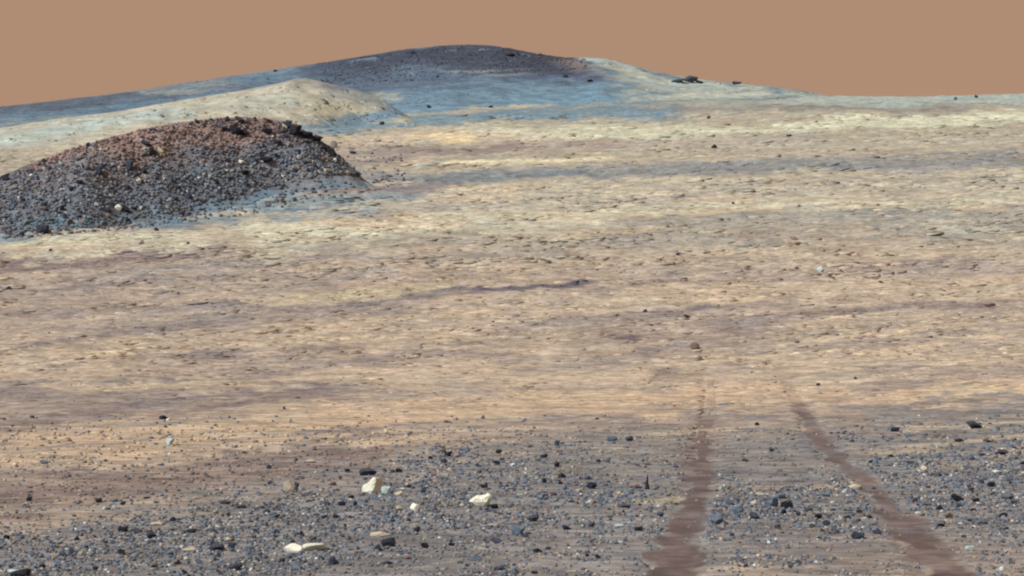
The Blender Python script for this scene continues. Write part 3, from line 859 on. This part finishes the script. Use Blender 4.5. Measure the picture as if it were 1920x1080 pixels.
# --- rocks standing out on the knoll
for (u, v, w, h, c, lab) in [
    (541, 236, 14, 14, 'slate', 'square dark block standing up on the end of the knoll crest'),
    (533, 240, 10, 11, 'buff', 'buff stone leaning against the square dark block on the crest'),
    (553, 250, 21, 19, 'black', 'tallest black outcrop on the end of the knoll crest'),
    (573, 255, 26, 14, 'black', 'black outcrop sloping down the end of the knoll'),
    (593, 262, 24, 12, 'black', 'last black outcrop at the end of the knoll crest'),
    (440, 250, 24, 15, 'black', 'big black outcrop just under the middle of the knoll crest'),
    (455, 252, 20, 12, 'black', 'black outcrop joined to the big one under the crest'),
    (417, 241, 18, 10, 'slate', 'slate boulder uphill of the big black outcrop'),
    (448, 226, 16, 14, 'slate', 'dark boulder breaking the crest line of the knoll'),
    (500, 250, 22, 9, 'black', 'flat black boulder between the two crest outcrops'),
    (501, 228, 20, 6, 'brown', 'flat brown slab on the crest of the knoll'),
    (286, 288, 14, 16, 'black', 'black boulder beside a buff patch on the knoll'),
    (300, 285, 11, 12, 'buff', 'buff boulder on the brown side of the knoll'),
    (272, 272, 18, 9, 'slate', 'slate boulder on the upper brown side of the knoll'),
    (498, 305, 24, 10, 'black', 'black boulder with a white-topped stone above it on the knoll'),
    (495, 300, 14, 6, 'pale', 'white-topped stone above a black boulder on the knoll'),
    (451, 306, 9, 7, 'cream', 'bright white stone on the open face of the knoll'),
    (458, 328, 20, 9, 'black', 'black boulder low on the knoll face'),
    (462, 349, 13, 7, 'black', 'black stone at the lower hem of the knoll'),
    (404, 344, 14, 7, 'black', 'black stone low on the face, above the blue strip'),
    (428, 337, 13, 8, 'slate', 'slate stone low on the face, next to the black one'),
    (222, 391, 13, 11, 'cream', 'white rock near the bottom of the knoll face'),
    (236, 394, 14, 12, 'black', 'black rock against the white rock near the knoll bottom'),
    (8, 333, 18, 12, 'black', 'black boulder on the knoll crest at the frame edge'),
    (82, 302, 8, 8, 'slate', 'small slate stone just under the crest near the frame edge'),
    (53, 343, 9, 7, 'black', 'small black stone on the knoll near the frame edge'),
    (148, 343, 14, 7, 'black', 'flat black stone on the grey face of the knoll'),
    (185, 323, 14, 18, 'slate', 'upright slate boulder on the grey face of the knoll'),
    (242, 315, 15, 20, 'slate', 'tall slate boulder on the face between brown and grey'),
    (260, 341, 10, 8, 'buff', 'pinkish buff stone on the grey face of the knoll'),
    (24, 352, 14, 10, 'grey', 'light grey stone on the knoll near the frame edge'),
    (605, 281, 18, 7, 'black', 'black stone at the tail of the knoll'),
    (626, 272, 13, 13, 'grey', 'light grey rock at the tail of the knoll'),
    (560, 296, 9, 8, 'pale', 'whitish rock on the tail face of the knoll'),
    (540, 272, 11, 9, 'pale', 'whitish rock under the tallest black outcrop'),
    (520, 270, 14, 9, 'black', 'black rock under the flat black boulder of the crest'),
    (627, 302, 9, 8, 'teal', 'small white stone below the knoll tail'),
    (661, 286, 14, 6, 'slate', 'slate stone beyond the tail of the knoll'),
    (612, 322, 16, 8, 'buff', 'buff stone on the hem of the knoll tail'),
    (340, 402, 11, 7, 'black', 'black stone on the upper brim of the blue strip'),
    (78, 432, 26, 16, 'slate', 'large slate rock at the bottom of the knoll near the frame edge'),
]:
    stone('knoll_boulder', u, v, w, h, c, lab, 'boulder', None, only=[knoll, ground], depth=0.9, tilt=0.25)

# --- dark outcrops on the skyline hill
for (u, v, w, h, c, lab) in [
    (1296, 150, 28, 13, 'slate', 'tallest dark outcrop on the skyline shoulder of the far hill'),
    (1273, 153, 30, 7, 'blue', 'low blue-grey outcrop beside the tallest skyline outcrop'),
    (1310, 154, 16, 6, 'slate', 'flat dark outcrop trailing the tallest skyline outcrop'),
    (1382, 156, 18, 5, 'slate', 'small dark outcrop further down the skyline shoulder'),
    (1831, 181, 7, 6, 'slate', 'tiny dark boulder alone on the low skyline'),
    (1792, 185, 7, 6, 'blue', 'tiny blue-grey boulder on the low skyline'),
    (774, 98, 10, 7, 'slate', 'dark boulder on the near side of the far hill top'),
    (516, 133, 8, 4, 'black', 'lone black boulder on the long skyline slope of the far hill'),
    (804, 200, 9, 6, 'slate', 'slate boulder low on the blue slope of the far hill'),
    (716, 231, 10, 7, 'slate', 'slate boulder in the blue hollow behind the knoll'),
    (1106, 152, 12, 5, 'black', 'black boulder at the side of the far hill'),
    (1060, 143, 10, 6, 'slate', 'slate boulder below the dark cap of the far hill'),
    (920, 200, 9, 5, 'slate', 'second slate boulder low on the blue slope of the far hill'),
    (957, 103, 18, 6, 'black', 'black outcrop on the brown cap of the far hill'),
]:
    stone('far_outcrop', u, v, w, h, c, lab, 'outcrop', None, depth=0.9)

# ------------------------------------------------------------------ countable smaller stones, alike
def density(u, v):
    """how stony the near ground is"""
    u = np.asarray(u, float); v = np.asarray(v, float)
    lo = np.interp(u, [-100, 0, 300, 500, 650, 800, 1000, 1300, 1600, 1920, 2000], [1000, 985, 925, 892, 862, 842, 822, 802, 792, 775, 770])
    d = np.clip((v - lo) / 70, 0, 1)
    d = d * (0.10 + 1.35 * vnoise(u / 130, v / 24, 900) ** 1.6) * (0.15 + 1.7 * vnoise(u / 48, v / 9, 901) ** 1.8)
    for (cu, cv, ru, rv, k) in [(1000, 985, 60, 28, .5), (1470, 955, 110, 32, .6), (1370, 955, 40, 35, .5), (1830, 930, 120, 50, .5), (400, 1010, 190, 45, .45),
                                (840, 865, 80, 28, .5), (620, 985, 120, 30, .3), (60, 1050, 120, 40, .45), (1630, 1000, 70, 16, .5), (1160, 980, 70, 20, .4)]:
        d = d + k * np.exp(-((u - cu) / ru) ** 2 - ((v - cv) / rv) ** 2)
    for (cu, cv, ru, rv, k) in [(1700, 1050, 150, 50, .8), (1420, 1040, 110, 40, .6), (820, 1050, 90, 25, .35), (1120, 1040, 120, 40, .6), (1450, 850, 160, 50, .45), (1200, 870, 160, 40, .3)]:
        d = d - k * np.exp(-((u - cu) / ru) ** 2 - ((v - cv) / rv) ** 2)
    return d

def on_track(p):
    if p.y > 50: return False
    return any(abs(p.x - float(track_x(p.y, s))) < TRK_W * 0.52 for s in (0, 1))

def near_zone(p, u):
    if p.x < float(track_x(p.y, 0)):
        if u < 480: return 'in corner gravel below the brown strip'
        if u < 820: return 'in gravel round the biggest cream rock'
        return 'between notched cream rock and upright track'
    if p.x < float(track_x(p.y, 1)): return 'in gravel between the two wheel tracks'
    return 'in gravel beyond the slanting wheel track'

def knoll_zone(u, t):
    if u > 540: return 'on the end slope of the knoll'
    if t < 0.3: return 'near the brown crest of the knoll'
    if t < 0.65: return 'half way up the knoll face'
    return 'low on the knoll face above the blue strip'

GROUPS = [
    ('slate', 'black', 'dark_stone', 'small dark stone lying loose in the stony near ground', 'small dark stones in the near ground', 0.42),
    ('blue', 'blue', 'blue_grey_stone', 'small blue-grey stone lying loose in the stony near ground', 'small blue-grey stones in the near ground', 0.30),
    ('grey', 'brown', 'dusty_stone', 'small dusty brown or grey stone lying loose in the stony near ground', 'small dusty stones in the near ground', 0.18),
    ('buff', 'buff', 'buff_stone', 'small buff stone lying loose in the stony near ground', 'small buff stones in the near ground', 0.10),
]
n = 0; tries = 0
while n < 150 and tries < 20000:
    tries += 1
    u, v = random.uniform(-10, 1930), random.uniform(790, 1078)
    if random.random() > density(u, v): continue
    if any(abs(u - a) < (w + 16) * 0.55 and abs(v - b) < 10 for a, b, w in PLACED): continue
    hit = sight(u, v, [ground])
    if hit is None or on_track(hit[0]): continue
    g = random.choices(GROUPS, [q[5] for q in GROUPS])[0]
    w = random.uniform(9, 16); h = w * random.uniform(0.4, 0.75)
    zn = near_zone(hit[0], u); kind_ = g[3].split(' lying')[0]
    stone(g[2], u, v, w, h, random.choice(g[:2]), kind_ + ' lying loose ' + zn, 'stone', kind_ + 's ' + zn, only=[ground], depth=random.uniform(0.6, 1.1), tilt=0.25, yaw=random.uniform(0, 6.28))
    n += 1

def knoll_span(u):
    return (np.interp(u, [0, 130, 260, 400, 450, 550, 620, 670], [334, 281, 244, 223, 220, 234, 278, 325]),
            np.interp(u, [0, 150, 300, 450, 560, 640, 670], [444, 430, 402, 366, 338, 326, 328]))
KG = [('slate', 'slate', 'dark_boulder', 'small dark boulder on the stone-strewn knoll face', 'small dark boulders on the knoll', 0.5),
      ('blue', 'grey', 'grey_boulder', 'small grey boulder on the stone-strewn knoll face', 'small grey boulders on the knoll', 0.3),
      ('brown', 'brown', 'brown_boulder', 'small brown boulder on the stone-strewn knoll face', 'small brown boulders on the knoll', 0.12),
      ('pale', 'pale', 'pale_boulder', 'small pale boulder on the stone-strewn knoll face', 'small pale boulders on the knoll', 0.08)]
n = 0; tries = 0
while n < 170 and tries < 20000:
    tries += 1
    u = random.uniform(-5, 670); a, b = knoll_span(u); v = random.uniform(a, b)
    if any(abs(u - c) < (w + 9) * 0.55 and abs(v - d) < 8 for c, d, w in PLACED): continue
    if sight(u, v, [knoll]) is None: continue
    t = (v - a) / (b - a)
    wts = [q[5] for q in KG]
    if t < 0.4 and 80 < u < 520: wts[2] = 0.6
    g = random.choices(KG, wts)[0]
    w = random.uniform(6, 11); h = w * random.uniform(0.6, 1.0)
    zn = knoll_zone(u, t); kind_ = g[3].split(' on the')[0]
    stone(g[2], u, v, w, h, random.choice(g[:2]), kind_ + ' among rubble ' + zn, 'boulder', kind_ + 's ' + zn, only=[knoll], depth=random.uniform(0.7, 1.1), tilt=0.4, yaw=random.uniform(0, 6.28))
    n += 1

# ------------------------------------------------------------------ uncountable gravel and rubble
PAL = {k: alb(c) for k, c in dict(slate=(88, 92, 100), black=(60, 61, 68), blue=(102, 114, 126), grey=(138, 133, 127), brown=(142, 120, 110),
                                  buff=(182, 166, 144), pale=(196, 194, 184), tan=(160, 142, 126)).items()}
def stuff_stones(name, label, cat, items):
    """items: (location, size xyz, colour key)"""
    Vs, Fs, Cs = [], [], []; off = 0
    for (p, s, ck, nm) in items:
        V, F = SHAPES_LOW[random.randrange(8)]
        plate = s[2] < 0.35 * s[0]
        tl = 0.03 if plate else 0.4
        R = np.array(Euler((random.uniform(-tl, tl), random.uniform(-tl, tl), random.gauss(0.12, 0.22) if plate else random.uniform(0, 6.28))).to_matrix())
        if plate: R = np.array(Vector((0, 0, 1)).rotation_difference(nm).to_matrix()) @ R
        W = (V * np.array(s)) @ R.T + np.array(p)
        Vs.append(W); Fs.append(F + off); off += len(V)
        Cs.append(np.tile(PAL[ck] * random.uniform(0.75, 1.25) if isinstance(ck, str) else ck, (len(V), 1)))
    V = np.concatenate(Vs); F = np.concatenate(Fs); C = np.concatenate(Cs)
    me = bpy.data.meshes.new(name)
    me.vertices.add(len(V)); me.vertices.foreach_set('co', V.astype(np.float32).ravel())
    me.loops.add(F.size); me.loops.foreach_set('vertex_index', F.ravel().astype(np.int32))
    me.polygons.add(len(F)); me.polygons.foreach_set('loop_start', np.arange(0, F.size, 3, dtype=np.int32))
    me.update(calc_edges=True)
    at = me.color_attributes.new('soil', 'FLOAT_COLOR', 'POINT')
    c4 = np.ones((len(V), 4), np.float32); c4[:, :3] = C
    at.data.foreach_set('color', c4.ravel())
    me.materials.append(M_STONES)
    o = bpy.data.objects.new(name, me); COL.objects.link(o)
    return tag(o, label, cat, None, 'stuff')

def slope_normal(x, y):
    h = 1.5
    z = base_z(np.array([x + h, x - h, x, x]), np.array([y, y, y + h, y - h]))
    return Vector(((z[1] - z[0]) / (2 * h), (z[3] - z[2]) / (2 * h), 1)).normalized()

def scatter(n, ulo, uhi, vrange, dens, sizes, flat, pal, only):
    out = []
    N = n * 8
    U = RNG.uniform(ulo, uhi, N)
    a, b = vrange(U)
    V = a + (b - a) * RNG.random(N)
    keep = RNG.random(N) < dens(U, V)
    for u, v in zip(U[keep], V[keep]):
        if len(out) >= n: break
        hit = sight(u, v, only)
        if hit is None or (on_track(hit[0]) and random.random() < 0.72): continue
        p = hit[0]; px = p.length / FPX
        w = px * random.uniform(*sizes) * random.choice((1, 1, 1.3))
        hgt = w * random.uniform(*flat)
        q = pal(u, v) if callable(pal) else pal
        out.append(((p.x, p.y, p.z + hgt * (0.22 if hgt > 0.35 * w else -0.36)), (w, w * random.uniform(0.6, 1), hgt), random.choices(list(q), list(q.values()))[0], hit[1] if only[0] is not ground else slope_normal(p.x, p.y)))
    return out

def local_chips(n, ulo, uhi, vrange, dens, sizes, flat, only, base, bands, tones):
    """plates and pebbles broken from the soil or bedrock they lie on"""
    it = scatter(n, ulo, uhi, vrange, dens, sizes, flat, dict(grey=1), only)
    C = paint(base, bands, np.array([q[0] for q in it]))
    k = RNG.uniform(tones[0], tones[1], len(it))[:, None]
    k = k * np.where(k < 0.88, np.array([[0.93, 1.0, 1.09]]), np.array([[1.0, 1.0, 0.98]]))
    return [(q[0], q[1], C[j] * k[j], q[3]) for j, q in enumerate(it)]

NEARPAL = dict(slate=.25, black=.08, blue=.36, grey=.17, brown=.05, buff=.05, pale=.04)
stuff_stones('gravel', 'dense dark gravel and pebbles strewn over the near ground', 'gravel',
    scatter(15500, -250, 2170, lambda u: (780, 1110), lambda u, v: 0.05 + density(u, v), (3, 8.5), (0.4, 0.85), NEARPAL, [ground])
    + local_chips(11000, -250, 2170, lambda u: (800, 1110), lambda u, v: 0.2 + 0.8 * vnoise(u / 60, v / 12, 960), (3, 10), (0.25, 0.6), [ground], TAN, GROUND_BANDS, (0.5, 1.25)))
stuff_stones('plain_pebbles', 'thin plates and fine pebbles dotted over the open tan plain', 'pebbles',
    scatter(700, -250, 2170, lambda u: (330, 900), lambda u, v: 0.1 + 0.9 * vnoise(u / 200, v / 25, 930) ** 2, (2.5, 5), (0.35, 0.6),
            dict(slate=.15, blue=.12, grey=.25, brown=.25, tan=.13, buff=.1), [ground])
    + local_chips(19000, -200, 2120, lambda u: (215, 900), lambda u, v: 0.05 + 0.95 * vnoise(u / 110, v / 11, 931) ** 2.2, (7, 34), (0.08, 0.14), [ground],
                  TAN, GROUND_BANDS, (0.72, 1.26)))
stuff_stones('slope_debris', 'fine debris over the pale ridge and the far slopes', 'debris',
    local_chips(800, -60, 780, lambda u: (np.interp(u, [0, 333, 556, 780], [240, 188, 148, 200]), np.interp(u, [0, 300, 450, 780], [330, 245, 230, 240])),
                lambda u, v: 0.15 + 0.85 * vnoise(u / 40, v / 8, 951), (5, 18), (0.09, 0.16), [pale_ridge], (188, 182, 158), RIDGE_BANDS, (0.75, 1.15))
    + local_chips(5000, -60, 1600, lambda u: (np.interp(u, [0, 500, 870, 1140, 1600], [200, 133, 84, 110, 185]), np.interp(u, [0, 600, 1200, 1600], [235, 235, 215, 195])),
                  lambda u, v: 0.15 + 0.85 * vnoise(u / 60, v / 10, 952), (3, 12), (0.12, 0.3), [far_hill], (114, 134, 144), FAR_BANDS, (0.68, 1.25)))
stuff_stones('rubble', 'dense rubble covering the dark face of the knoll', 'rubble',
    scatter(2400, -60, 690, knoll_span, lambda u, v: 0.25 + 0.75 * vnoise(u / 30, v / 20, 940), (2.6, 6.5), (0.6, 1.0),
            lambda u, v: dict(slate=.18, black=.10, brown=.38, grey=.16, tan=.16, pale=.03) if v < np.interp(u, [0, 80, 200, 330, 450, 520, 560], [305, 312, 310, 302, 285, 265, 200]) else dict(slate=.24, black=.10, blue=.3, grey=.3, brown=.04, pale=.05), [knoll])
    + local_chips(3800, -60, 690, knoll_span, lambda u, v: 0.3 + 0.7 * vnoise(u / 25, v / 15, 941), (3, 8), (0.5, 0.95), [knoll], (112, 109, 110), KNOLL_BANDS, (0.5, 1.3))
    + local_chips(700, -60, 760, lambda u: (np.interp(u, [0, 300, 450, 560, 640, 700, 760], [440, 396, 360, 335, 295, 285, 290]), np.interp(u, [0, 150, 300, 450, 640, 760], [450, 438, 424, 405, 370, 350])),
                  lambda u, v: 0.15 + 0.85 * vnoise(u / 40, v / 12, 942), (3, 8), (0.5, 0.9), [ground, knoll], (112, 110, 110), [], (0.45, 1.5)))
stuff_stones('hilltop_rubble', 'fine dark rubble on the cap of the skyline hill', 'rubble',
    scatter(800, 600, 1100, lambda u: (np.interp(u, [480, 700, 870, 960, 1100], [138, 104, 86, 94, 112]), np.interp(u, [480, 700, 900, 1100], [160, 160, 140, 132])),
            lambda u, v: 0.7 + 0 * u, (2, 4.2), (0.5, 0.9), lambda u, v: dict(slate=.5, black=.4, blue=.2), [far_hill]))
